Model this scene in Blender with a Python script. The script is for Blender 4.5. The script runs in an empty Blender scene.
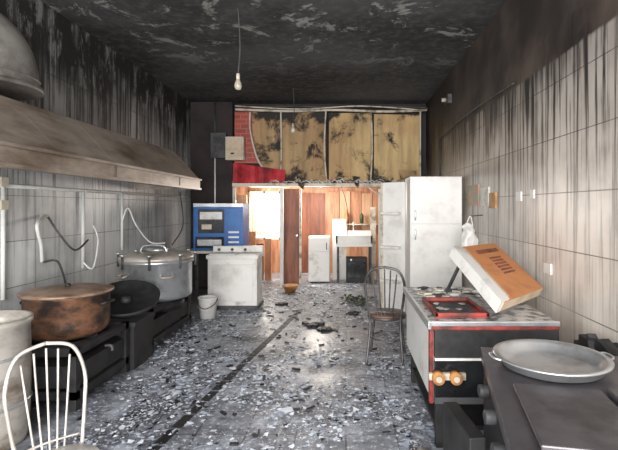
import bpy, bmesh, math, random
from mathutils import Vector, Matrix, noise
random.seed(7)
S=bpy.context.scene
def lin(c):
    return tuple([((v/255)/12.92 if v/255<=.04045 else ((v/255+.055)/1.055)**2.4) for v in c])+(1,)
# ---------------------------------------------------------------- node helpers
class NT:
    def __init__(s,name):
        s.m=bpy.data.materials.new(name); s.m.use_nodes=True
        s.t=s.m.node_tree; s.b=s.t.nodes['Principled BSDF']
    def n(s,typ,**k):
        x=s.t.nodes.new(typ)
        for a,v in k.items(): setattr(x,a,v)
        return x
    def put(s,sock,v):
        if isinstance(v,bpy.types.NodeSocket): s.t.links.new(v,sock)
        else: sock.default_value=v
    def math(s,op,a,b=0.0,clamp=False):
        x=s.n('ShaderNodeMath',operation=op,use_clamp=clamp); s.put(x.inputs[0],a); s.put(x.inputs[1],b); return x.outputs[0]
    def mix(s,f,a,b):
        x=s.n('ShaderNodeMix',data_type='RGBA'); s.put(x.inputs[0],f); s.put(x.inputs[6],a); s.put(x.inputs[7],b); return x.outputs[2]
    def noise(s,vec,scale,detail=5,rough=.6,dist=0):
        x=s.n('ShaderNodeTexNoise'); s.put(x.inputs['Vector'],vec); x.inputs['Scale'].default_value=scale
        x.inputs['Detail'].default_value=detail; x.inputs['Roughness'].default_value=rough; x.inputs['Distortion'].default_value=dist
        return x.outputs['Fac']
    def ramp(s,f,lo,hi,a=0.0,b=1.0):
        x=s.n('ShaderNodeMapRange',interpolation_type='SMOOTHSTEP'); s.put(x.inputs[0],f)
        x.inputs[1].default_value=lo; x.inputs[2].default_value=hi; x.inputs[3].default_value=a; x.inputs[4].default_value=b
        return x.outputs[0]
    def pos(s):
        g=s.n('ShaderNodeNewGeometry'); q=s.n('ShaderNodeSeparateXYZ'); s.t.links.new(g.outputs['Position'],q.inputs[0])
        return g.outputs['Position'],q.outputs
    def comb(s,x,y,z):
        c=s.n('ShaderNodeCombineXYZ'); s.put(c.inputs[0],x); s.put(c.inputs[1],y); s.put(c.inputs[2],z); return c.outputs[0]
    def bump(s,h,st=.3,d=.01):
        b=s.n('ShaderNodeBump'); b.inputs['Strength'].default_value=st; b.inputs['Distance'].default_value=d
        s.put(b.inputs['Height'],h); s.t.links.new(b.outputs[0],s.b.inputs['Normal'])
def mk(name,c1,c2=None,scale=4,lo=.4,hi=.65,rough=.5,metal=0,st=(1,1,1),bump=.1,emit=0):
    t=NT(name); p,q=t.pos()
    v=t.comb(t.math('MULTIPLY',q[0],st[0]),t.math('MULTIPLY',q[1],st[1]),t.math('MULTIPLY',q[2],st[2]))
    nz=t.noise(v,scale,7,.65)
    if c2 is None: c2=tuple(int(x*.72) for x in c1)
    t.put(t.b.inputs['Base Color'],t.mix(t.ramp(nz,lo,hi),lin(c1),lin(c2)))
    t.b.inputs['Roughness'].default_value=rough; t.b.inputs['Metallic'].default_value=metal
    if bump: t.bump(nz,bump,.01)
    if emit:
        t.b.inputs['Emission Color'].default_value=lin(c1); t.b.inputs['Emission Strength'].default_value=emit
    return t.m
# ---------------------------------------------------------------- mesh builder
class B:
    def __init__(s): s.bm=bmesh.new(); s.mats=[]
    def mi(s,m):
        if m not in s.mats: s.mats.append(m)
        return s.mats.index(m)
    def face(s,vs,m,smooth=False):
        try: f=s.bm.faces.new(vs)
        except ValueError: return
        f.material_index=s.mi(m); f.smooth=smooth
    def poly(s,pts,m): s.face([s.bm.verts.new(p) for p in pts],m)
    def box(s,a,b,m,rot=0,tilt=None,piv=None):
        c=[(a[i]+b[i])/2 for i in range(3)]; c=Vector(c); piv=Vector(piv) if piv else c
        R=Matrix.Rotation(rot,3,'Z')
        if tilt is not None: R=R@tilt
        vs=[]
        for i in range(8):
            p=Vector(((a[0],b[0])[i&1],(a[1],b[1])[i>>1&1],(a[2],b[2])[i>>2&1]))
            vs.append(s.bm.verts.new(R@(p-piv)+piv))
        for f in ((0,2,3,1),(4,5,7,6),(0,1,5,4),(2,6,7,3),(0,4,6,2),(1,3,7,5)): s.face([vs[k] for k in f],m)
    def prism(s,pts,z0,z1,m,mt=None):
        n=len(pts); a=[s.bm.verts.new((p[0],p[1],z0)) for p in pts]; b=[s.bm.verts.new((p[0],p[1],z1)) for p in pts]
        for i in range(n): s.face([a[i],a[(i+1)%n],b[(i+1)%n],b[i]],m)
        s.face(a[::-1],m); s.face(b,mt or m)
    def cyl(s,p0,p1,r0,m,r1=None,seg=20,cap=True):
        r1=r0 if r1 is None else r1; p0=Vector(p0); p1=Vector(p1); d=(p1-p0).normalized()
        u=d.orthogonal().normalized(); w=d.cross(u); A=[];C=[]
        for i in range(seg):
            t=2*math.pi*i/seg; o=u*math.cos(t)+w*math.sin(t)
            A.append(s.bm.verts.new(p0+o*r0)); C.append(s.bm.verts.new(p1+o*r1))
        for i in range(seg): s.face([A[i],A[(i+1)%seg],C[(i+1)%seg],C[i]],m,True)
        if cap: s.face(A[::-1],m); s.face(C,m)
    def lathe(s,prof,c,m,seg=40,M=None):
        c=Vector(c); rings=[]
        for r,z in prof:
            ring=[]
            for i in range(seg):
                t=2*math.pi*i/seg; v=Vector((r*math.cos(t),r*math.sin(t),z))
                if M: v=M@v
                ring.append(s.bm.verts.new(c+v))
            rings.append(ring)
        for a,b in zip(rings,rings[1:]):
            for i in range(seg): s.face([a[i],a[(i+1)%seg],b[(i+1)%seg],b[i]],m,True)
        if prof[0][0]>0: s.face(rings[0][::-1],m)
        if prof[-1][0]>0: s.face(rings[-1],m)
    def tube(s,pts,r,m,seg=8,sm=True,closed=False):
        P=[Vector(p) for p in pts]
        if sm and len(P)>2:
            Q=[]; n=len(P); rng=range(n if closed else n-1)
            for i in rng:
                if closed: p0,p1,p2,p3=P[i-1],P[i],P[(i+1)%n],P[(i+2)%n]
                else: p0,p1,p2,p3=P[max(i-1,0)],P[i],P[i+1],P[min(i+2,n-1)]
                for k in range(6):
                    t=k/6; Q.append(.5*((2*p1)+(p2-p0)*t+(2*p0-5*p1+4*p2-p3)*t*t+(3*p1-p0-3*p2+p3)*t**3))
            if not closed: Q.append(P[-1])
            P=Q
        n=len(P); rings=[]; u=None
        for i in range(n):
            if closed: d=(P[(i+1)%n]-P[i-1])
            else: d=P[min(i+1,n-1)]-P[max(i-1,0)]
            d.normalize()
            u=d.orthogonal() if u is None else (u-d*u.dot(d))
            if u.length<1e-5: u=d.orthogonal()
            u.normalize(); w=d.cross(u)
            rings.append([s.bm.verts.new(P[i]+(u*math.cos(2*math.pi*k/seg)+w*math.sin(2*math.pi*k/seg))*r) for k in range(seg)])
        for a,b in (list(zip(rings,rings[1:]))+([(rings[-1],rings[0])] if closed else [])):
            for i in range(seg): s.face([a[i],a[(i+1)%seg],b[(i+1)%seg],b[i]],m,True)
        if not closed: s.face(rings[0][::-1],m); s.face(rings[-1],m)
    def done(s,name,bevel=0,solid=0):
        bmesh.ops.recalc_face_normals(s.bm,faces=s.bm.faces)
        me=bpy.data.meshes.new(name); s.bm.to_mesh(me); s.bm.free()
        for m in s.mats: me.materials.append(m)
        o=bpy.data.objects.new(name,me); S.collection.objects.link(o)
        if solid:
            k=o.modifiers.new('s','SOLIDIFY'); k.thickness=solid; k.offset=0
        if bevel:
            k=o.modifiers.new('b','BEVEL'); k.width=bevel; k.segments=2; k.limit_method='ANGLE'; k.angle_limit=math.radians(50)
        return o
F=450.
def W(x,y,d): return ((x-346)/F*d,d,1.5-(y-207)/F*d)
XL,XR,H,D,DB,Y0=-2.9,1.52,3.46,8.4,10.3,-1.8
# ---------------------------------------------------------------- room materials
def wallmat(name,tile,grime,soot,z0,amp,width,patch,streak):
    t=NT(name); p,q=t.pos()
    uv=t.comb(q[1],q[2],0.0)
    br=t.n('ShaderNodeTexBrick'); t.put(br.inputs['Vector'],uv); br.offset=0
    br.inputs['Scale'].default_value=1; br.inputs['Brick Width'].default_value=.6; br.inputs['Row Height'].default_value=.4
    br.inputs['Mortar Size'].default_value=.004; br.inputs['Mortar Smooth'].default_value=.3
    br.inputs['Color1'].default_value=lin(tile); br.inputs['Color2'].default_value=lin(tuple(int(c*.93) for c in tile)); br.inputs['Mortar'].default_value=lin(tuple(int(c*.5) for c in tile))
    mott=t.noise(p,1.6,6,.6)
    col=t.mix(t.ramp(mott,.38,.72,0,.75),br.outputs['Color'],lin(grime))
    def vn(sy,sz,off,det=5): return t.noise(t.comb(t.math('MULTIPLY',q[1],sy),t.math('MULTIPLY',q[2],sz),off),1.0,det,.65)
    drip=vn(5.0,.25,0.0,6); drip2=vn(16.0,.5,3.0); drip3=vn(38.0,.7,7.0,3)
    big=t.noise(p,.8,4,.6)
    hz=t.ramp(q[2],.5,2.5,.15,1.0)
    dark=lin(tuple(int(c*.22) for c in tile))
    f1=t.math('MULTIPLY',t.math('MULTIPLY',t.ramp(drip2,.49,.63),hz),streak)
    col=t.mix(f1,col,dark)
    f3=t.math('MULTIPLY',t.math('MULTIPLY',t.ramp(drip3,.54,.62),hz),t.math('MULTIPLY',t.ramp(big,.36,.53),streak))
    col=t.mix(f3,col,dark)
    jf=t.math('ABSOLUTE',t.math('SUBTRACT',t.math('FRACT',t.math('DIVIDE',q[1],.6)),.5))
    jm=t.math('MULTIPLY',t.ramp(t.math('ADD',jf,t.math('MULTIPLY',t.math('SUBTRACT',mott,.5),.07)),.45,.5),t.math('MULTIPLY',hz,t.ramp(big,.35,.55,.15,.85)))
    col=t.mix(jm,col,dark)
    col=t.mix(t.ramp(t.math('ADD',q[2],t.math('MULTIPLY',mott,.8)),1.6,3.1,0,.55),col,lin(tuple(int(c*.33) for c in grime)))
    zz=t.math('ADD',q[2],t.math('MULTIPLY',t.math('SUBTRACT',drip,.5),amp))
    zz=t.math('ADD',zz,t.math('MULTIPLY',t.math('SUBTRACT',drip2,.5),amp*.6))
    zz=t.math('ADD',zz,t.math('MULTIPLY',t.math('SUBTRACT',big,.5),amp*.6))
    mask=t.ramp(zz,z0,z0+width)
    pv=t.noise(t.comb(0.0,t.math('MULTIPLY',q[1],2.2),q[2]),2.0,8,.72)
    pt=t.ramp(pv,.50,.60,0,patch)
    mask2=t.math('SUBTRACT',mask,t.math('MULTIPLY',pt,mask),True)
    col=t.mix(mask2,col,lin(soot))
    t.put(t.b.inputs['Base Color'],col)
    t.put(t.b.inputs['Roughness'],t.math('ADD',t.math('MULTIPLY',mask,.3),.36))
    t.bump(t.math('ADD',br.outputs['Fac'],t.math('MULTIPLY',mott,-.3)),.25,-.004)
    return t
wl=wallmat('soot_tile_left',(220,221,221),(158,158,156),(32,30,30),2.42,1.3,.7,.6,.9).m
def wr_():
    t=wallmat('soot_tile_right',(224,215,205),(172,160,150),(38,34,32),2.2,2.0,.7,.2,1.0)
    p,q=t.pos(); old=t.b.inputs['Base Color'].links[0].from_socket
    nz=t.noise(p,3,7,.7)
    band=t.ramp(t.math('ADD',q[2],t.math('MULTIPLY',t.math('SUBTRACT',nz,.5),.05)),2.56,2.59)
    pc=t.mix(t.ramp(t.noise(p,1.2,6,.6),.35,.7),lin((42,36,34)),lin((86,75,68)))
    c=t.mix(band,old,pc)
    far=t.math('MULTIPLY',t.ramp(t.math('ADD',q[1],t.math('MULTIPLY',nz,1.5)),5.6,8.6),t.ramp(q[2],1.6,2.3))
    c=t.mix(t.math('MULTIPLY',far,.9),c,lin((34,30,28)))
    t.put(t.b.inputs['Base Color'],c); return t.m
wr=wr_()
def ceil_():
    t=NT('sooty_ceiling'); p,q=t.pos()
    a=t.noise(p,1.7,10,.78,.5); b=t.noise(p,.55,4,.6); c=t.noise(p,9,6,.7)
    col=t.mix(t.ramp(b,.35,.7),lin((32,32,33)),lin((76,76,77)))
    col=t.mix(t.ramp(c,.42,.72,0,.45),col,lin((108,108,108)))
    reg=t.ramp(t.math('SUBTRACT',7.0,q[1]),0,2.4)
    col=t.mix(t.math('MULTIPLY',t.ramp(a,.55,.59,0,.9),reg),col,lin((158,157,153)))
    t.put(t.b.inputs['Base Color'],col); t.b.inputs['Roughness'].default_value=.85
    t.bump(a,1.0,.03); return t.m
def floor_():
    t=NT('burnt_tile_floor'); p,q=t.pos()
    br=t.n('ShaderNodeTexBrick'); t.put(br.inputs['Vector'],p); br.offset=0
    br.inputs['Scale'].default_value=1; br.inputs['Brick Width'].default_value=.33; br.inputs['Row Height'].default_value=.33
    br.inputs['Mortar Size'].default_value=.005
    br.inputs['Color1'].default_value=lin((136,139,147)); br.inputs['Color2'].default_value=lin((116,119,128)); br.inputs['Mortar'].default_value=lin((60,61,64))
    a=t.noise(p,1.1,8,.7); s=t.noise(p,14,6,.7)
    col=t.mix(t.ramp(s,.5,.68,0,.5),br.outputs['Color'],lin((54,55,60)))
    col=t.mix(t.ramp(a,.46,.66,0,.85),col,lin((56,57,62)))
    col=t.mix(t.ramp(t.noise(p,3.1,9,.75),.47,.64,0,.85),col,lin((182,188,200)))
    col=t.mix(t.ramp(t.noise(p,24,5,.8),.54,.61,0,.8),col,lin((218,223,232)))
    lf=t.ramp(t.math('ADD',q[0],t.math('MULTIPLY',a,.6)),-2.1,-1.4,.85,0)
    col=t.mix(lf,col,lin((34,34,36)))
    t.put(t.b.inputs['Base Color'],col); t.put(t.b.inputs['Roughness'],t.ramp(a,.3,.7,.26,.6))
    t.bump(s,.3,.008); return t.m
mc,mf=ceil_(),floor_()
# ---------------------------------------------------------------- object mats
steel=mk('dirty_stainless',(186,180,172),(110,94,78),3,.42,.72,.38,.35,(1,1,2),.05)
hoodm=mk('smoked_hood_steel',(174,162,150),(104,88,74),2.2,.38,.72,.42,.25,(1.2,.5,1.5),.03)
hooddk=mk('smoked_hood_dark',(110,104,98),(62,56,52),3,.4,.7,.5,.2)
ductm=mk('smoked_duct',(134,131,126),(72,66,62),2,.4,.7,.5,.3)
alu=mk('aluminium',(204,206,208),(150,150,152),5,.4,.8,.28,.75)
potbr=mk('rust_smoked_pot',(128,90,66),(44,36,32),5,.35,.65,.5,.2,(1,1,1.5))
potlid=mk('smoked_lid',(170,144,124),(104,80,64),5,.35,.7,.45,.3)
black=mk('charred_metal',(44,43,44),(20,20,21),6,.4,.7,.6,.2,bump=.3)
dkgrey=mk('sooty_grey',(76,76,78),(44,44,46),6,rough=.6)
blkgl=mk('black_glass',(26,28,30),(44,46,48),3,.4,.8,.14)
blktop=mk('smoked_steel_top',(86,82,86),(50,48,52),4,.4,.7,.32,.35)
white=mk('white_enamel',(226,224,220),(194,190,184),2.5,.45,.75,.4)
white2=mk('white_smudged',(222,220,216),(168,162,154),4,.5,.75,.5)
cream=mk('cream_plastic',(200,190,172),(140,128,112),6,.45,.75)
blue=mk('blue_panel',(36,98,166),(24,66,116),5,.45,.8,.35)
red=mk('red_paint',(150,52,44),(66,30,28),7,.38,.62,.5)
redb=mk('red_fabric',(196,44,54),(110,22,28),3,.4,.7,.7)
orange=mk('orange_carton',(200,134,84),(160,100,62),5,.45,.8,.6)
kraft=mk('carton_inside',(206,186,160),(160,140,116),6,.45,.8,.7)
wood=mk('warm_wood_panel',(200,146,110),(152,98,70),3,.35,.7,.55,0,(4,4,.5))
wood1=mk('pale_wood_panel',(214,174,140),(180,134,102),3,.35,.7,.55,0,(4,4,.5))
wood2=mk('dark_wood_panel',(146,88,64),(98,58,44),3,.35,.7,.55,0,(4,4,.5))
def scorch(name,c1,thr):
    t=NT(name); p,q=t.pos(); nz=t.noise(p,2.1,9,.7,.4); n2=t.noise(p,.9,4,.6)
    ws=t.noise(t.comb(t.math('MULTIPLY',q[0],7.0),0.0,t.math('MULTIPLY',q[2],.8)),1.0,5,.6)
    base=t.mix(t.ramp(ws,.35,.7),lin(c1),lin(tuple(int(x*.8) for x in c1)))
    base=t.mix(t.ramp(n2,.45,.65,0,.35),base,lin((150,98,64)))
    edge=t.ramp(q[2],2.95,3.4,0,.16)
    e2=t.ramp(q[2],2.25,1.9,0,.08)
    f=t.ramp(t.math('ADD',t.math('ADD',nz,edge),e2),thr,thr+.12)
    t.put(t.b.inputs['Base Color'],t.mix(f,base,lin((38,31,27)))); t.b.inputs['Roughness'].default_value=.75
    t.bump(nz,.3,.01); return t.m
panelm=scorch('scorched_plywood',(206,176,126),.54)
panelm2=scorch('scorched_plywood_dark',(180,150,108),.48)
slat=mk('white_slat',(206,196,180),(110,96,80),5,.45,.7)
brownm=mk('dark_soot_wall',(52,44,42),(26,24,24),2,.4,.7,.8)
pipe=mk('white_pvc',(220,220,216),(180,178,174),5,.5,.8,.4)
ybr=mk('orange_plastic',(190,136,78),(130,86,48),6)
green=mk('wilted_green',(76,94,52),(40,48,32),12)
tan=mk('tan_seat',(112,84,68),(60,48,42),6)
glassm=mk('bulb_glass',(206,200,186),(150,140,124),6,rough=.15)
marble=mk('cluttered_marble',(200,198,196),(96,92,92),14,.45,.6,.4)
paper=mk('paper_white',(216,214,208),(180,174,158),8)
papg=mk('paper_green',(130,150,120),(190,130,120),16,.45,.55)
t=NT('red_brick'); p,q=t.pos(); br=t.n('ShaderNodeTexBrick'); t.put(br.inputs['Vector'],t.comb(q[0],q[2],0.0))
br.inputs['Scale'].default_value=1; br.inputs['Brick Width'].default_value=.22; br.inputs['Row Height'].default_value=.09; br.inputs['Mortar Size'].default_value=.008
br.inputs['Color1'].default_value=lin((176,66,50)); br.inputs['Color2'].default_value=lin((146,52,42)); br.inputs['Mortar'].default_value=lin((160,104,86))
t.put(t.b.inputs['Base Color'],br.outputs['Color']); brick=t.m
# ---------------------------------------------------------------- shell
def slab(name,a,b,m): o=B(); o.box(a,b,m); return o.done(name)
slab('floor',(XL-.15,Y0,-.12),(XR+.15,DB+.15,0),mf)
slab('ceiling',(XL-.15,Y0,H),(XR+.15,DB+.15,H+.12),mc)
slab('wall_left',(XL-.15,Y0,0),(XL,DB+.15,H),wl)
slab('wall_right',(XR,Y0,0),(XR+.15,DB+.15,H),wr)
o=B(); o.box((XL,D,0),(-2.12,D+.15,H),brownm); o.done('wall_back')
o=B()
wx0,wx1,wz0,wz1=-2.25,-1.5,.75,1.86
o.box((XL,DB,0),(XR,DB+.15,wz0),wood); o.box((XL,DB,wz1),(XR,DB+.15,H),wood)
o.box((XL,DB,wz0),(wx0,DB+.15,wz1),wood); o.box((wx1,DB,wz0),(XR,DB+.15,wz1),wood)
o.done('wall_alcove')
o=B(); 
for x in (wx0,wx1-.04,(wx0+wx1)/2-.02): o.box((x,DB+.02,wz0),(x+.04,DB+.08,wz1),slat)
o.box((wx0,DB+.02,wz0),(wx1,DB+.08,wz0+.04),slat); o.box((wx0,DB+.02,wz1-.04),(wx1,DB+.08,wz1),slat); o.done('window_1')
o=B(); o.box((-2.12,D+.2,1.94),(XR,DB,2.02),slat); o.done('mezzanine_floor')
o=B(); x=-1.1
i=0
while x<1.4:
    w=random.uniform(.24,.4); o.box((x,DB-.05,.0),(min(x+w-.015,1.5),DB-.005,random.uniform(1.8,1.92)),(wood,wood1,wood,wood1)[i%4] if x>-.8 else wood2); x+=w; i+=1
o.done('wood_panelling')
o=B(); a=W(284,195,8.75); b=W(299,285,8.75); o.box((a[0],8.7,0),(b[0],8.76,1.85),wood2); o.box((b[0]+.01,8.7,0),(b[0]+.05,8.76,1.85),slat)
o.box((a[0]+.05,8.69,.2),(b[0]-.05,8.7,.85),wood2); o.box((a[0]+.05,8.69,1.0),(b[0]-.05,8.7,1.7),wood2); o.cyl((b[0]-.03,8.66,.95),(b[0]-.03,8.7,.95),.015,alu); o.done('wooden_door')
o=B(); cur=mk('sunlit_curtain',(236,226,206),(206,190,164),7,rough=.8)
pts=[(-2.18+.3*k/18, DB-.16+.035*math.sin(k*1.9)) for k in range(19)]
for a,b in zip(pts,pts[1:]): o.poly([(a[0],a[1],.85),(b[0],b[1],.85),(b[0],b[1],1.85),(a[0],a[1],1.85)],cur)
o.done('window_curtain')
o=B()
for x,h,m in ((-1.98,1.0,wood),(-1.82,.75,wood2),(-1.66,.85,wood)): o.box((x,9.2,0.0),(x+.13,9.24,h),m)
o.box((-2.3,9.15,.0),(-2.02,9.2,1.75),wood1); o.done('leaning_planks')
def arc():
    return [(250,112),(250,128),(253,144),(258,160),(267,172),(284,183)]
o=B()
def pan(pts,m,d=D,th=.02,tl=0.0,tr=0.0):
    f=[]
    for x,y in pts:
        k=(y-112)/72; xx=(x-pts[0][0])/45
        w=W(x,y,d); f.append(o.bm.verts.new((w[0],w[1]+tl*k*(1-xx)+tr*k*xx,w[2])))
    g=[o.bm.verts.new((v.co.x,v.co.y+th,v.co.z)) for v in f]
    o.face(f,m); o.face(g[::-1],m)
    for i in range(len(f)): o.face([f[i],g[i],g[(i+1)%len(f)],f[(i+1)%len(f)]],m)
pan([(252,112),(281,112),(281,181),(267,173),(258,160),(253,144)],panelm2,D+.01)
pan([(281,112),(326,112),(326,183),(315,185),(308,180),(296,184),(281,184)],panelm2,D,tl=.0,tr=-.05)
pan([(329,113),(371,113),(371,184),(352,183),(340,178),(329,183)],panelm,D,tl=-.05,tr=.02)
pan([(374,114),(420,115),(421,176),(410,184),(390,184),(374,182)],panelm,D,tl=.02,tr=-.03)
for x0,x1,y0,y1 in ((296,306,172,190),(352,360,176,189),(398,416,170,187)):
    pan([(x0,y0),(x1,y0+1),(x1-2,y1),(x0+3,y1-4)],panelm2,D-.11,tl=-.08,tr=-.04)
o.done('plywood_partition')
o=B()
for x,dx in ((281.,.01),(326.,-.03),(371.,.02),(420.,0)):
    a=W(x,110,D-.02)[0]; 
    o.tube([(a,D-.05,3.3),(a+dx,D-.055,2.6),(a-dx*.5,D-.05,1.94)],.016,slat,6)
a=W(236,110,D); b=W(423,110,D)
o.tube([(a[0],D-.06,3.31),(-1.1,D-.06,3.28),(-.2,D-.06,3.30),(.7,D-.06,3.27),(XR-.02,D-.06,3.30)],.026,slat,6)
o.tube([(a[0],D-.1,3.34),(-1.1,D-.1,3.36),(-.2,D-.1,3.34),(.7,D-.1,3.36),(XR-.02,D-.1,3.33)],.016,dkgrey,6)
o.box((-2.1,D-.1,1.88),(XR-.3,D,1.94),slat)
o.tube([W(x,y,D-.03) for x,y in arc()],.018,slat)
o.done('partition_frame')
o=B(); o.box((-2.12,D+.16,1.95),(XR,D+.3,H),brownm); o.done('wall_mezzanine')
o=B(); a=W(234,111,D); b=W(251,163,D); o.box((a[0],D+.05,b[2]),(b[0]+.2,D+.15,a[2]),brick); o.done('wall_brick')
o=B(); 
n=12
for k in range(n):
    x0=233+52*k/n; x1=233+52*(k+1)/n; d0=D-.12+.03*math.sin(k*1.7); d1=D-.12+.03*math.sin((k+1)*1.7)
    o.poly([W(x0,163+7*k/n,d0),W(x1,163+7*(k+1)/n,d1),W(x1,183,d1),W(x0,182,d0)],redb)
o.done('red_awning',solid=.01)
o=B()
a=W(282,0,D); o.box((a[0]-.03,D-.06,0),(a[0]+.03,D,1.86),pipe)
o.box((-2.1,D-.06,0),(-2.05,D,1.86),slat); o.done('support_post')
o=B()
for k in range(70):
    x=random.uniform(-1.4,1.0); z=1.945+random.uniform(0,.02); s=random.uniform(.02,.09)
    o.tube([(x,D-.2,z+.005),(x+s,D-.18+random.uniform(-.03,.02),z+random.uniform(0,.06)),(x+2*s,D-.2,z-.01)],.007,random.choice([slat,dkgrey,white]),5,False)
o.done('beam_debris')
o=B(); o.tube([W(235,106,8.2),W(300,109,8.2),W(360,106,8.2),W(422,110,8.2)],.012,slat); o.done('hanging_cable')
o=B(); a=W(211,133,8.3);b=W(226,158,8.3); o.box((a[0],8.28,b[2]),(b[0],D,a[2]),dkgrey)
a=W(226,137,8.3);b=W(244,160,8.3); o.box((a[0],8.26,b[2]),(b[0],D,a[2]),cream); o.box((a[0]+.03,8.245,b[2]+.04),(b[0]-.03,8.26,a[2]-.04),kraft)
o.box((a[0]+.1,8.25,b[2]+.1),(a[0]+.16,8.24,b[2]+.13),black)
a=W(215,158,8.34); o.tube([(a[0],8.34,a[2]),(a[0],8.34,1.2)],.015,pipe,6,False); o.tube([(a[0],8.34,2.8),(a[0],8.34,H-.01)],.02,dkgrey,6,False)
o.done('electric_box')
# ---------------------------------------------------------------- hood + duct
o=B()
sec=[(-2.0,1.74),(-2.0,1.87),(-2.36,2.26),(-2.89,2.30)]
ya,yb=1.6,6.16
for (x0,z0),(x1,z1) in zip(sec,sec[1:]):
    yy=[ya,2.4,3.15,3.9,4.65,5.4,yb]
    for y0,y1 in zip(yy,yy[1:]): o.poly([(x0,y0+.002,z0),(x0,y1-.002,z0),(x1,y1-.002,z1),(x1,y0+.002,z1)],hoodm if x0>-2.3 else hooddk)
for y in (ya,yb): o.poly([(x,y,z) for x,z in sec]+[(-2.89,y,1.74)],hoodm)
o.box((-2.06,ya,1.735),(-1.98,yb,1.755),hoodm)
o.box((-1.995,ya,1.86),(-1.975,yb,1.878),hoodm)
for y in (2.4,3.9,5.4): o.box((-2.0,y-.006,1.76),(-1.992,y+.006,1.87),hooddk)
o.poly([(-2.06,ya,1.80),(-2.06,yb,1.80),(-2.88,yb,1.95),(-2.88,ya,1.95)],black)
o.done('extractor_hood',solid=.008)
o=B()
o.tube([(-2.5,3.1,2.325),(-2.5,3.1,2.42),(-2.53,3.1,2.52),(-2.6,3.1,2.60),(-2.72,3.1,2.66),(-2.84,3.1,2.67)],.32,ductm,40)
o.cyl((-2.5,3.1,2.315),(-2.5,3.1,2.35),.35,ductm,seg=40)
o.lathe([(.318,2.388),(.332,2.40),(.318,2.412)],(-2.5,3.1,0),ductm)
o.done('exhaust_duct')
# ---------------------------------------------------------------- left wall pipes
o=B(); xw=XL+.03
def L(px,py,off=.03):
    X=XL+off; d=X*F/(px-346); return W(px,py,d)
o.tube([(xw,2.2,1.68),(xw,8.2,1.68)],.018,pipe,8,False)
for px,y1 in ((83,268),(122,250),(3,300)):
    a=L(px,200); o.tube([(xw,a[1],1.68),(xw,a[1],L(px,y1)[2])],.018,pipe,8,False)
a=L(45,216); o.tube([a,L(37,225,.12),L(41,245,.1),L(42,262,.05)],.016,pipe)
for px,py in ((3,205),(3,182)): a=L(px,py); o.box((XL+.004,a[1]-.04,a[2]-.04),(XL+.05,a[1]+.04,a[2]+.04),cream)
o.done('wall_pipes')
def hose(pts,r,m): o=B(); o.tube(pts,r,m); o.done('gas_hose')
hose([L(48,217,.1),L(60,235,.2),L(75,250,.25),L(88,240,.12)],.010,dkgrey)
hose([L(83,262,.06),L(93,268,.15),L(98,240,.1),L(93,225,.06)],.010,pipe)
hose([L(122,222,.06),L(128,208,.12),L(136,225,.2),L(150,242,.3),L(165,243,.5)],.010,pipe)
hose([L(66,285,.2),L(58,262,.25),L(44,262,.1)],.010,dkgrey)
hose([L(180,192,.06),L(183,225,.1),L(172,245,.3)],.009,dkgrey)
# ---------------------------------------------------------------- stands & pots
def stand(x0,x1,y0,y1,h,cx,cy,r):
    o=B()
    for x in (x0,x1-.05):
        for y in (y0,y1-.05): o.box((x,y,0),(x+.05,y+.05,h),black)
    for z in (h-.06,.08):
        for y in (y0,y1-.04): o.box((x0,y,z),(x1,y+.04,z+.06),black)
        for x in (x0,x1-.04): o.box((x,y0,z),(x+.04,y1,z+.06),black)
    o.box((x0+.02,y0+.02,h-.3),(x1-.02,y1-.02,h-.14),black)
    o.lathe([(r*.75,h-.13),(r*.75,h-.03),(r*.6,h-.03),(r*.6,h-.13)],(cx,cy,0),black,28)
    for k in range(6):
        t=k*math.pi/3; o.box((cx-r*.9,cy-.012,h-.03),(cx+r*.9,cy+.012,h),black,rot=t)
    o.tube([(x1,cy,h-.1),(x1+.05,cy,h-.1),(x1+.06,cy,h-.14)],.012,dkgrey)
    o.done('gas_burner_stand')
stand(-2.75,-1.98,3.3,4.1,.46,-2.34,3.7,.34)
stand(-2.75,-1.98,4.58,5.75,.46,-2.2,5.25,.4)
o=B(); c=(-2.30,3.72,.462)
o.lathe([(.0,.0),(.26,.0),(.30,.04),(.312,.1),(.312,.31),(.325,.325),(.325,.34)],c,potbr)
o.lathe([(.34,.335),(.345,.35),(.31,.36),(.2,.375),(.05,.385),(.0,.387)],c,potlid)
o.lathe([(.0,.38),(.025,.385),(.02,.405),(.0,.408)],c,black,16)
for s in (-1,1):
    o.tube([(c[0]+s*.312,c[1]-.07,c[2]+.25),(c[0]+s*.35,c[1]-.05,c[2]+.26),(c[0]+s*.35,c[1]+.05,c[2]+.26),(c[0]+s*.312,c[1]+.07,c[2]+.25)],.012,black)
o.done('cooking_pot')
o=B(); c=(-2.18,5.2,.462)
o.lathe([(0,0),(.34,0),(.375,.03),(.38,.06),(.38,.40),(.40,.41),(.40,.44),(.38,.45)],c,alu)
o.lathe([(.41,.44),(.41,.47),(.37,.50),(.2,.535),(0,.54)],c,steel)
o.lathe([(0,.53),(.12,.535),(.12,.56),(0,.57)],c,alu)
for k in range(8):
    t=k*math.pi/4+.2; x=c[0]+.42*math.cos(t); y=c[1]+.42*math.sin(t); o.cyl((x,y,c[2]+.36),(x,y,c[2]+.5),.012,dkgrey); o.cyl((x,y,c[2]+.5),(x,y,c[2]+.52),.025,alu)
o.tube([(c[0]-.15,c[1]-.1,c[2]+.53),(c[0]-.1,c[1]-.1,c[2]+.60),(c[0]+.1,c[1]-.1,c[2]+.60),(c[0]+.15,c[1]-.1,c[2]+.53)],.012,alu)
for s in (-1,1): o.tube([(c[0]+s*.28,c[1]-.26,c[2]+.3),(c[0]+s*.3,c[1]-.34,c[2]+.28),(c[0]+s*.2,c[1]-.39,c[2]+.28),(c[0]+s*.18,c[1]-.33,c[2]+.3)],.012,steel)
o.done('pressure_cooking_vat')
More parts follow.
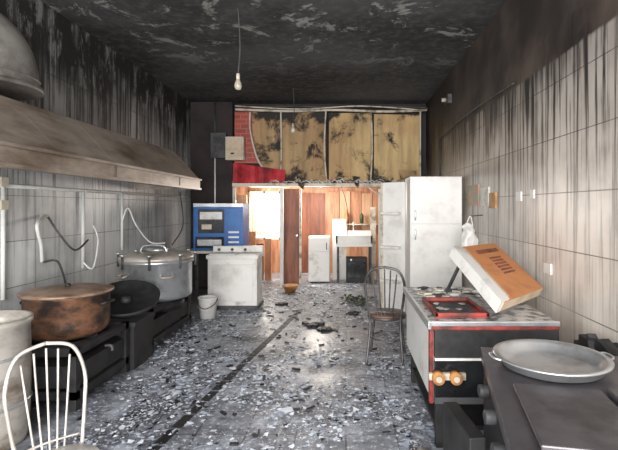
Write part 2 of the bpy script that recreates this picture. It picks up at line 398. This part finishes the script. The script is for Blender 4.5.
o=B(); o.box((-2.6,4.14,0),(-1.95,4.53,.40),black); o.box((-2.62,4.12,.40),(-1.93,4.55,.44),black)
for z in (.08,.2,.32): o.box((-2.55,4.128,z),(-2.0,4.142,z+.04),dkgrey)
o.done('charred_crate')
o=B(); M=Matrix.Rotation(math.radians(8),3,'Y')@Matrix.Rotation(math.radians(20),3,'X')
o.lathe([(0,0),(.27,0),(.30,.03),(.31,.07),(.295,.07),(.27,.02),(.0,.015)],(-2.14,4.38,.57),black,36,M)
o.lathe([(0,.015),(.05,.02),(.04,.06),(0,.065)],(-2.14,4.38,.57),dkgrey,16,M); o.done('charred_wok')
o=B(); c=(-2.3,2.85,0)
o.lathe([(0,.0),(.23,.0),(.24,.03),(.25,.2),(.255,.5),(.25,.74),(.265,.76),(.265,.79),(.24,.79),(.235,.7),(.23,.3),(0,.28)],c,steel)
for z in (.25,.55): o.lathe([(.252,z),(.262,z+.012),(.252,z+.024)],c,alu)
for s in (-1,1): o.tube([(c[0]+s*.1,c[1]-.24,.62),(c[0]+s*.08,c[1]-.3,.6),(c[0]+s*.02,c[1]-.31,.6),(c[0],c[1]-.255,.62)],.01,dkgrey)
o.done('aluminium_stock_pot')
o=B(); c=(-1.87,6.1,0); o.lathe([(0,0),(.1,0),(.13,.27),(.14,.28),(.135,.285),(.12,.27),(.095,.03),(0,.03)],c,white2,28)
o.tube([(c[0]-.135,c[1],.26),(c[0]-.1,c[1]-.1,.19),(c[0],c[1]-.15,.15),(c[0]+.1,c[1]-.1,.19),(c[0]+.135,c[1],.26)],.005,dkgrey,6); o.done('plastic_bucket')
# ---------------------------------------------------------------- twin tub washing machine
o=B(); x0,x1,y0,y1=-2.04,-1.28,6.55,7.0
o.box((x0+.02,y0+.02,.05),(x1-.02,y1,.74),white2); o.box((x0+.0,y0,.0),(x1,y1+.01,.06),dkgrey)
o.box((x0,y0,.74),(x1,y1+.02,.80),white)
o.box((x0,y1-.1,.80),(x1,y1+.02,.90),white2)
for x in (x0+.1,x0+.3,x0+.5): o.cyl((x,y1-.11,.85),(x,y1-.135,.85),.022,dkgrey)
o.box((x0+.03,y0+.03,.80),(x0+.42,y1-.12,.815),white2); o.box((x0+.45,y0+.03,.80),(x1-.03,y1-.12,.815),white2)
o.box((x0+.08,y0+.005,.12),(x1-.08,y0+.022,.66),white)
o.done('washing_machine',bevel=.012)
o=B()
o.box((-2.6,7.15,.76),(-1.6,7.75,.8),slat)
for x in (-2.58,-1.66):
    for y in (7.17,7.7): o.box((x,y,0),(x+.04,y+.04,.76),dkgrey)
o.done('side_table')
o=B(); x0,x1=-2.46,-1.66
o.box((x0,7.25,.8),(x1,7.7,1.56),blue)
o.box((x0,7.24,1.5),(x1,7.25,1.56),alu)
o.box((x0+.08,7.235,1.08),(x0+.5,7.255,1.46),blkgl)
o.box((x0+.11,7.228,1.3),(x0+.47,7.236,1.42),white2); o.box((x0+.14,7.228,1.14),(x0+.3,7.236,1.22),cream)
o.box((x0+.54,7.235,.86),(x1-.03,7.252,1.48),blue)
for z in (.92,1.0,1.08): o.box((x0+.57,7.225,z),(x1-.06,7.238,z+.03),white2)
o.box((x0+.05,7.2,.84),(x0+.5,7.255,1.02),blkgl); o.box((x0+.08,7.19,.88),(x0+.47,7.2,.98),alu)
o.done('blue_vending_machine',bevel=.006)
# ---------------------------------------------------------------- chairs
def chair(cx,cy,rot,mm,seatm,sc=1.0,rr=.0125,top=.935):
    o=B(); R=Matrix.Rotation(rot,3,'Z')
    def T(x,y,z): v=R@Vector((x*sc,y*sc,0)); return (cx+v.x,cy+v.y,z)
    prof=[(k*sc,z) for z,k in ((.43,.0),(.43,.17),(.435,.20),(.45,.205),(.465,.19),(.468,.0))]
    o.lathe(prof,(cx,cy,0),seatm,30)
    o.lathe([(.2*sc,.415),(.212*sc,.425),(.212*sc,.44),(.2*sc,.435)],(cx,cy,0),mm,30)
    e=top-.935
    for sx in (-1,1):
        o.tube([T(sx*.14,-.13,.43),T(sx*.16,-.155,.25),T(sx*.19,-.18,.0)],rr,mm)
        o.tube([T(sx*.19,.22,.0),T(sx*.165,.17,.25),T(sx*.16,.15,.43),T(sx*.19,.19,.62),T(sx*.2,.22,.78+e),T(sx*.14,.245,.9+e),T(0,.25,.935+e)],rr,mm)
    for k in (-2,-1,0,1,2):
        o.tube([T(k*.036,.17,.45),T(k*.05,.205,.65),T(k*.062,.238,.915+e-.012*k*k)],rr*.55,mm,6)
    o.tube([T(-.15,.16,.5),T(0,.18,.5),T(.15,.16,.5)],rr*.65,mm,6)
    ring=[T(.165*math.cos(a),.165*math.sin(a),.22) for a in [i*math.pi/6 for i in range(12)]]
    o.tube(ring,rr*.65,mm,6,True,True)
    o.done('metal_chair')
chair(-1.16,1.83,math.radians(50),mk('chair_white_metal',(200,196,190),(150,144,136),6,rough=.35,metal=.3),white2,.74,.008,.91)
chair(.40,4.45,math.radians(170),mk('chair_grey_metal',(104,100,100),(56,54,54),6,rough=.4,metal=.4),tan,.92)
# ---------------------------------------------------------------- tall cabinet
o=B(); x0,x1,y0,y1,h=.80,1.45,5.6,6.1,1.88
o.box((x0,y0+.02,.08),(x1,y1,h),white); o.box((x0+.02,y0+.05,0),(x1-.02,y1-.02,.08),dkgrey)
o.box((x0+.01,y0,.1),(x1-.01,y0+.02,1.28),white); o.box((x0+.01,y0,1.29),(x1-.01,y0+.02,h-.02),white)
for z in (1.1,1.34): 
    o.cyl((x0+.06,y0-.03,z),(x0+.06,y0-.03,z+.12),.008,alu)
    for zz in (z,z+.12): o.cyl((x0+.06,y0-.03,zz),(x0+.06,y0,zz),.006,alu)
P3=(x0-.02,y0+.32,1); rt=math.radians(-38)
o.box((x0-.38,y0+.3,.12),(x0-.02,y0+.33,h-.05),white,rot=rt,piv=P3)
for z in (.5,.95,1.4): o.box((x0-.34,y0+.2,z),(x0-.06,y0+.3,z+.03),white2,rot=rt,piv=P3)
o.box((x0-.385,y0+.28,.12),(x0-.35,y0+.35,h-.05),slat,rot=rt,piv=P3)
o.done('tall_white_cabinet',bevel=.004)
o=B()
c=(1.36,5.0,1.13)
rings=[]
for r,z in [(.02,-.17),(.08,-.15),(.105,-.08),(.1,0),(.085,.07),(.07,.12),(.07,.17),(.03,.19)]:
    rings.append([o.bm.verts.new((c[0]+r*math.cos(a)*.9,c[1]+r*.6*math.sin(a),c[2]+z)) for a in [i*math.pi/12 for i in range(24)]])
for a,b in zip(rings,rings[1:]):
    for i in range(24): o.face([a[i],a[(i+1)%24],b[(i+1)%24],b[i]],white)
o.face(rings[0][::-1],white); o.face(rings[-1],white)
for v in o.bm.verts: v.co+=Vector(noise.noise_vector(v.co*14))*.04
o.tube([(c[0]-.03,5.0,1.28),(1.38,5.0,1.4),(c[0]+.05,5.0,1.28)],.006,white,5); o.tube([(1.38,5.0,1.4),(XR,5.0,1.41)],.006,dkgrey,5,False); o.done('plastic_bag')
# ---------------------------------------------------------------- counter w/ black glass front
o=B(); x0,x1,y0,y1=.51,1.30,2.74,3.94
o.box((x0+.02,y0+.03,.3),(x1,y1,.76),white2)
o.box((x0,y0,.76),(x1,y1,.80),marble)
o.box((x0-.012,y0-.012,.755),(x0+.01,y1,.805),alu); o.box((x0,y0-.012,.775),(x1,y0+.005,.805),alu)
o.box((x0,y0-.008,.752),(x1,y0+.003,.775),red)
o.box((x0+.0,y0+.005,.3),(x0+.025,y0+.05,.755),red)
o.box((x0+.03,y0+.0,.58),(x1,y0+.03,.752),black); o.box((x0+.03,y0-.01,.565),(x1,y0+.03,.58),white2)
o.box((x0+.03,y0+.0,.34),(x1,y0+.03,.565),blkgl); o.box((x0+.03,y0-.006,.3),(x1,y0+.03,.34),dkgrey)
for x in (x0+.05,x1-.1):
    for y in (y0+.06,y1-.1): o.box((x,y,0),(x+.05,y+.05,.3),black)
o.box((x0+.05,y0+.08,.1),(x1-.05,y1-.05,.13),black)
o.done('counter_cooker',bevel=.004)
o=B()
o.box((.56,2.82,.803),(.90,3.32,.812),red)
for a,b in (((.56,2.82),(.58,3.32)),((.88,2.82),(.90,3.32)),((.56,2.82),(.90,2.85)),((.56,3.29),(.90,3.32))): o.box((a[0],a[1],.812),(b[0],b[1],.835),red)
o.box((.61,2.90,.812),(.85,3.25,.818),dkgrey)
for k in range(8):
    x=random.uniform(.63,.82); y=random.uniform(2.92,3.2); o.box((x-.02,y-.015,.818),(x+.02,y+.02,.824),random.choice([steel,paper,black]),rot=random.uniform(0,3))
o.done('red_griddle_tray',bevel=.003)
o=B()
for k in range(60):
    x=random.uniform(.58,1.22); y=random.uniform(3.42,3.86); s=random.uniform(.02,.05); z=.801
    o.box((x-s,y-s*.6,z),(x+s,y+s*.6,z+random.uniform(.004,.02)),random.choice([paper,marble,dkgrey,cream,white]),rot=random.uniform(0,3))
o.done('scattered_papers')
A=Vector((.84,3.45,1.19)); u=Vector((.12,-.72,-.27)); v=Vector((.48,.55,-.01)); n=u.cross(v).normalized()
if n.z<0: n=-n
o=B()
def PP(a,b,c): return A+u*a+v*b+n*c
def pbox(a0,a1,b0,b1,c0,c1,m,mt=None):
    vs=[o.bm.verts.new(PP((a0,a1)[i&1],(b0,b1)[i>>1&1],(c0,c1)[i>>2&1])) for i in range(8)]
    for k,f in enumerate(((0,2,3,1),(4,5,7,6),(0,1,5,4),(2,6,7,3),(0,4,6,2),(1,3,7,5))): o.face([vs[j] for j in f],(mt or m) if k==1 else m)
pbox(0,1,0,1,-.065,-.0,kraft,orange)
pbox(-.01,.99,-.05,.12,-.075,.008,white2)
pbox(.05,.95,.14,.17,.0,.004,kraft)
for k in range(6): pbox(.3+.06*k,.33+.06*k,.5,.78,.0,.003,wood2)
pbox(.12,.2,.35,.88,.0,.003,wood2)
pbox(.10,.14,.1,.14,-.33,-.075,dkgrey)
o.done('orange_cardboard_box')
o=B()
for x in (.55,.655): 
    o.cyl((x,2.66,.48),(x+.0,2.72,.48),.036,ybr,seg=24); o.cyl((x,2.65,.48),(x,2.66,.48),.018,cream,seg=20)
o.box((.5,2.70,.46),(.72,2.728,.50),cream); o.done('orange_valve')
# ---------------------------------------------------------------- near black stove with pan
o=B()
T=[(.50,1.35),(1.38,1.18),(1.46,2.25),(.72,2.42)]
In=lambda k:[((p[0]-1.02)*k+1.02,(p[1]-1.8)*k+1.8) for p in T]
o.prism(In(.96),.0,.70,black); o.prism(T,.70,.75,blktop)
def ip(a,b): 
    p=[Vector((q[0],q[1])) for q in T]; lo=p[0].lerp(p[1],a); hi=p[3].lerp(p[2],a); r=lo.lerp(hi,b); return (r.x,r.y)
o.prism([ip(.10,.04),ip(.50,.04),ip(.50,.50),ip(.10,.50)],.751,.772,blktop)
o.prism([ip(.53,.04),ip(.97,.04),ip(.97,.50),ip(.53,.50)],.751,.778,blktop)
o.box((.49,1.85,.25),(.56,2.2,.55),black,rot=.1); 
for k in range(3):
    q=ip(0,.25+.25*k); o.cyl((q[0]-.03,q[1],.62),(q[0]+.03,q[1],.62),.03,dkgrey)
o.done('black_gas_stove',bevel=.006)
o=B(); c=(.955,2.10,.752)
o.lathe([(.19,0),(.22,.012),(.238,.045),(.256,.05),(.257,.058),(.236,.058),(.222,.045),(.205,.018),(.17,.008),(0,.006)],c,alu,48)
for s in (-1,1): o.tube([(c[0]+s*.248,c[1]-.05,c[2]+.05),(c[0]+s*.275,c[1]-.03,c[2]+.055),(c[0]+s*.275,c[1]+.03,c[2]+.055),(c[0]+s*.248,c[1]+.05,c[2]+.05)],.006,alu)
o.done('aluminium_pan')
o=B()
for k in range(90):
    y=random.uniform(2.32,2.62); x=random.uniform(1.33,1.46); r=random.uniform(.03,.06); z=random.uniform(0,.74)
    o.box((x-r*.6,y-r,z),(x+r*.6,y+r,z+r),random.choice([black,black,dkgrey]),rot=random.uniform(-.3,.3),tilt=Matrix.Rotation(random.uniform(-.6,.6),3,'X'))
o.done('charred_heap')
o=B()
for k in range(40):
    x=random.uniform(.36,.56); y=random.uniform(2.45,2.66); r=random.uniform(.03,.08)
    o.box((x-r,y-r,0),(x+r,y+r,r*random.uniform(.3,.9)),random.choice([black,dkgrey,black,steel]),rot=random.uniform(0,3),tilt=Matrix.Rotation(random.uniform(-.5,.5),3,'X'))
o.done('burnt_scrap_pile')
# ---------------------------------------------------------------- right wall fittings
def Rw(px,py,off=0): X=XR-off; d=X*F/(px-346); return (X,d,W(px,py,d)[2])
def plate(px0,px1,py,h,m,th=.02):
    a=Rw(px0,py); b=Rw(px1,py); o=B(); ya,yb=sorted((a[1],b[1])); z=a[2]; o.box((XR-th,ya,z-h),(XR,yb,z),m); return o
plate(469,480,186,.24,papg).done('wall_poster'); plate(482,490,188,.2,paper).done('wall_poster')
plate(491,497,193,.16,ybr).done('wall_poster')
plate(517,522,192,.08,white2,.012).done('light_switch'); plate(531,535,190,.07,white2,.012).done('light_switch')
plate(545,552,262,.08,white2,.012).done('light_switch')
o=B(); a=Rw(450,100); o.box((XR-.06,a[1]-.12,a[2]-.07),(XR,a[1]+.12,a[2]+.06),dkgrey); o.cyl((XR-.12,a[1],a[2]),(XR-.06,a[1],a[2]),.03,cream); o.done('wall_lamp')
o=B(); a=Rw(440,150,.02); o.tube([(XR-.02,a[1],2.58),(XR-.02,a[1],1.2)],.012,dkgrey,6,False); o.tube([(XR-.03,a[1],2.6),(XR-.05,5.2,2.62),(XR-.03,4,2.6)],.008,dkgrey,6); o.done('wall_cable')
def bulb(px,pt,pb,d):
    a=W(px,pb,d); o=B()
    o.tube([(a[0],d,H),(a[0]+.02,d,(H+a[2])/2),(a[0],d,a[2]+.11)],.006,dkgrey,6)
    o.cyl((a[0],d,a[2]+.05),(a[0],d,a[2]+.11),.018,cream)
    o.lathe([(0,-.05),(.025,-.044),(.038,-.015),(.034,.015),(.018,.055)],(a[0],d,a[2]),glassm,20)
    o.done('hanging_light_bulb')
bulb(238,8,85,4.43); bulb(293,88,130,7.4)
# ---------------------------------------------------------------- alcove contents
o=B(); x0,x1,y0,y1=-.2,.52,8.8,9.2
o.box((x0,y0,.72),(x1,y1,.78),white); o.box((x0,y0,.78),(x0+.04,y1,.94),white); o.box((x1-.04,y0,.78),(x1,y1,.94),white)
o.box((x0,y0,.78),(x1,y0+.04,.94),white); o.box((x0,y1-.04,.78),(x1,y1,1.02),white)
for x in (x0+.02,x1-.06):
    for y in (y0+.02,y1-.06): o.box((x,y,0),(x+.04,y+.04,.72),dkgrey)
o.tube([(.15,y1-.03,1.0),(.15,y1-.03,1.15),(.15,y1-.1,1.2),(.15,y1-.18,1.12)],.014,alu); o.done('kitchen_sink',bevel=.006)
o=B(); o.box((.0,8.86,.0),(.42,9.13,.5),black); o.box((.03,8.85,.1),(.39,8.86,.42),blkgl); o.cyl((.1,8.84,.46),(.1,8.86,.46),.02,alu); o.done('small_oven',bevel=.01)
o=B(); o.box((-.74,8.85,.03),(-.32,9.2,.92),white2); o.box((-.73,8.83,.05),(-.33,8.85,.6),white2); o.box((-.73,8.83,.62),(-.33,8.85,.9),white2); o.cyl((-.38,8.81,.66),(-.38,8.81,.8),.008,dkgrey)
o.done('small_refrigerator',bevel=.008)
o=B(); o.box((-.28,9.3,0),(-.0,9.34,1.25),white2); o.box((.5,9.3,0),(.62,9.34,1.5),slat); o.done('leaning_board')
o=B(); o.box((-.1,9.95,1.10),(.7,10.2,1.13),slat)
for x in (.0,.55): o.box((x,9.98,.98),(x+.03,10.24,1.10),slat)
o.box((-.1,10.2,1.10),(.7,10.25,1.13),slat); o.done('wall_shelf')
o=B(); o.lathe([(0,0),(.05,0),(.06,.1),(.055,.2),(.02,.26),(.02,.3),(0,.3)],(.02,10.08,1.132),ybr,16); o.done('bottle')
o=B(); o.lathe([(0,0),(.04,0),(.045,.18),(.015,.22),(0,.24)],(.35,10.08,1.132),green,16); o.done('bottle')
o=B(); o.tube([(-.1,8.33,1.9),(.0,8.25,1.6),(.04,8.3,1.2),(.02,8.7,.96)],.006,black,6); o.tube([(.75,8.3,1.9),(.6,8.28,1.75),(.42,8.3,1.86)],.01,pipe,6); o.done('dangling_wire')
o=B(); o.box((.62,8.5,0),(1.45,8.56,1.84),white2); 
o.box((.66,8.48,.1),(1.4,8.5,1.7),white); o.cyl((.72,8.45,.95),(.72,8.48,.95),.02,alu); o.done('door_1')
o=B(); c=(-.98,7.9,0); o.lathe([(0,.0),(.08,0),(.14,.12),(.15,.13),(.135,.125),(.07,.02),(0,.02)],c,ybr,24); o.done('orange_bowl')
o=B(); 
for k in range(90):
    a=random.uniform(0,6.28); r=random.uniform(0,.25); x=.15+r*math.cos(a); y=7.0+r*math.sin(a); q=random.uniform(0,6.28); l=random.uniform(.05,.13)
    z=random.uniform(.0,.07)
    o.poly([(x,y,z),(x+l*.5*math.cos(q)-.02*math.sin(q),y+l*.5*math.sin(q)+.02*math.cos(q),z+.05),(x+l*math.cos(q),y+l*math.sin(q),z+.02),(x+l*.5*math.cos(q)+.02*math.sin(q),y+l*.5*math.sin(q)-.02*math.cos(q),z+.04)],random.choice([green,green,dkgrey]))
o.done('wilted_greens')
o=B()
for (cx,cy,rr) in ((-.42,5.7,.13),(-.25,5.45,.1),(.1,6.3,.06),(-1.0,6.9,.06)):
    for k in range(9):
        a=random.uniform(0,6.28); r=random.uniform(0,rr); x=cx+r*math.cos(a); y=cy+r*math.sin(a)
        o.box((x-.06,y-.03,.0),(x+.06,y+.03,random.uniform(.01,.04)),black,rot=random.uniform(0,3))
o.done('charred_rags')
o=B(); a=Vector((-1.3,2.0)); b=Vector((-.66,6.6)); N=22
for k in range(N):
    p0=a.lerp(b,k/N+.002); p1=a.lerp(b,(k+1)/N-.004); w=.035
    o.prism([(p0.x-w,p0.y),(p0.x+w,p0.y),(p1.x+w,p1.y),(p1.x-w,p1.y)],0,.004,black)
o.done('drain_channel')
# ---------------------------------------------------------------- floor debris (one mesh)
o=B()
sh=[mk('shard_white',(230,234,242),(202,208,218),9,rough=.5),mk('shard_blue',(186,195,211),(152,161,177),9,rough=.5),mk('shard_grey',(132,136,144),(88,91,98),9,rough=.7),black]
cnt=0
while cnt<30000:
    d=1.9+8.0*random.random()**1.25; x=random.uniform(-2.6,1.45)
    q=noise.noise(Vector((x*1.1,d*.8,.3)))+.8*noise.noise(Vector((x*4,d*3,1.7)))
    dens=.45+1.45*q
    if x<-1.9: dens*=.3
    if x>.45 and d<4: dens*=.45
    if d<3.2 and x<-1.0: dens*=.6
    if abs(x-(-1.3+(d-2)*.139))<.05: dens*=.3
    if random.random()>dens: continue
    cnt+=1
    s=.004+.022*random.random()**3.0*(1.9 if random.random()<.05 else 1); n=random.choice((3,4,4,5)); a0=random.uniform(0,6.28)
    tx,ty=random.uniform(-.35,.35),random.uniform(-.35,.35); vs=[]
    for k in range(n):
        a=a0+6.28*k/n+random.uniform(-.35,.35); r=s*random.uniform(.5,1.4); dx,dy=r*math.cos(a),r*math.sin(a)
        vs.append((x+dx,d+dy,.005+max(0,(dx*tx+dy*ty))+random.random()*.004))
    o.poly(vs,random.choices(sh,(6,3.5,1.2,1.3))[0])
for k in range(260):
    d=2.1+6*random.random(); x=random.uniform(-1.9,1.3)
    if x>.4 and d<4: continue
    l=random.uniform(.01,.045)*(1.6 if random.random()<.1 else 1); w=random.uniform(.003,.012)
    o.box((x-l,d-w,.003),(x+l,d+w,.005+w),random.choice([black,black,dkgrey]),rot=random.uniform(0,3.1))
o.done('floor_debris')
# ---------------------------------------------------------------- light
w=bpy.data.worlds.new('World'); S.world=w; w.use_nodes=True
bg=w.node_tree.nodes['Background']; bg.inputs[0].default_value=(.92,.96,1,1); bg.inputs[1].default_value=2.4
def area(name,loc,rot,sx,sy,e,col):
    l=bpy.data.lights.new(name,'AREA'); l.shape='RECTANGLE'; l.size=sx; l.size_y=sy; l.energy=e; l.color=col
    ob=bpy.data.objects.new(name,l); ob.location=loc; ob.rotation_euler=rot; S.collection.objects.link(ob)
area('shopfront_daylight',(-.6,Y0-.2,2.0),(math.radians(90),0,0),4.2,2.8,580,(1,.985,.965))
def pt(name,loc,e,col,r=.2):
    l=bpy.data.lights.new(name,'POINT'); l.energy=e; l.color=col; l.shadow_soft_size=r
    ob=bpy.data.objects.new(name,l); ob.location=loc; S.collection.objects.link(ob)
pt('alcove_daylight',(-.6,8.85,1.65),88,(1,.94,.86))
pt('window_daylight',(-1.75,9.6,1.5),60,(1,.95,.86))
c=bpy.data.cameras.new('camera'); co=bpy.data.objects.new('camera',c); S.collection.objects.link(co)
c.sensor_width=36; c.lens=36*F/618; c.shift_x=-37/618; c.shift_y=-18/618; c.clip_start=.05
co.location=(0,0,1.5); co.rotation_euler=(math.radians(90),0,0); S.camera=co
S.view_settings.view_transform='Standard'
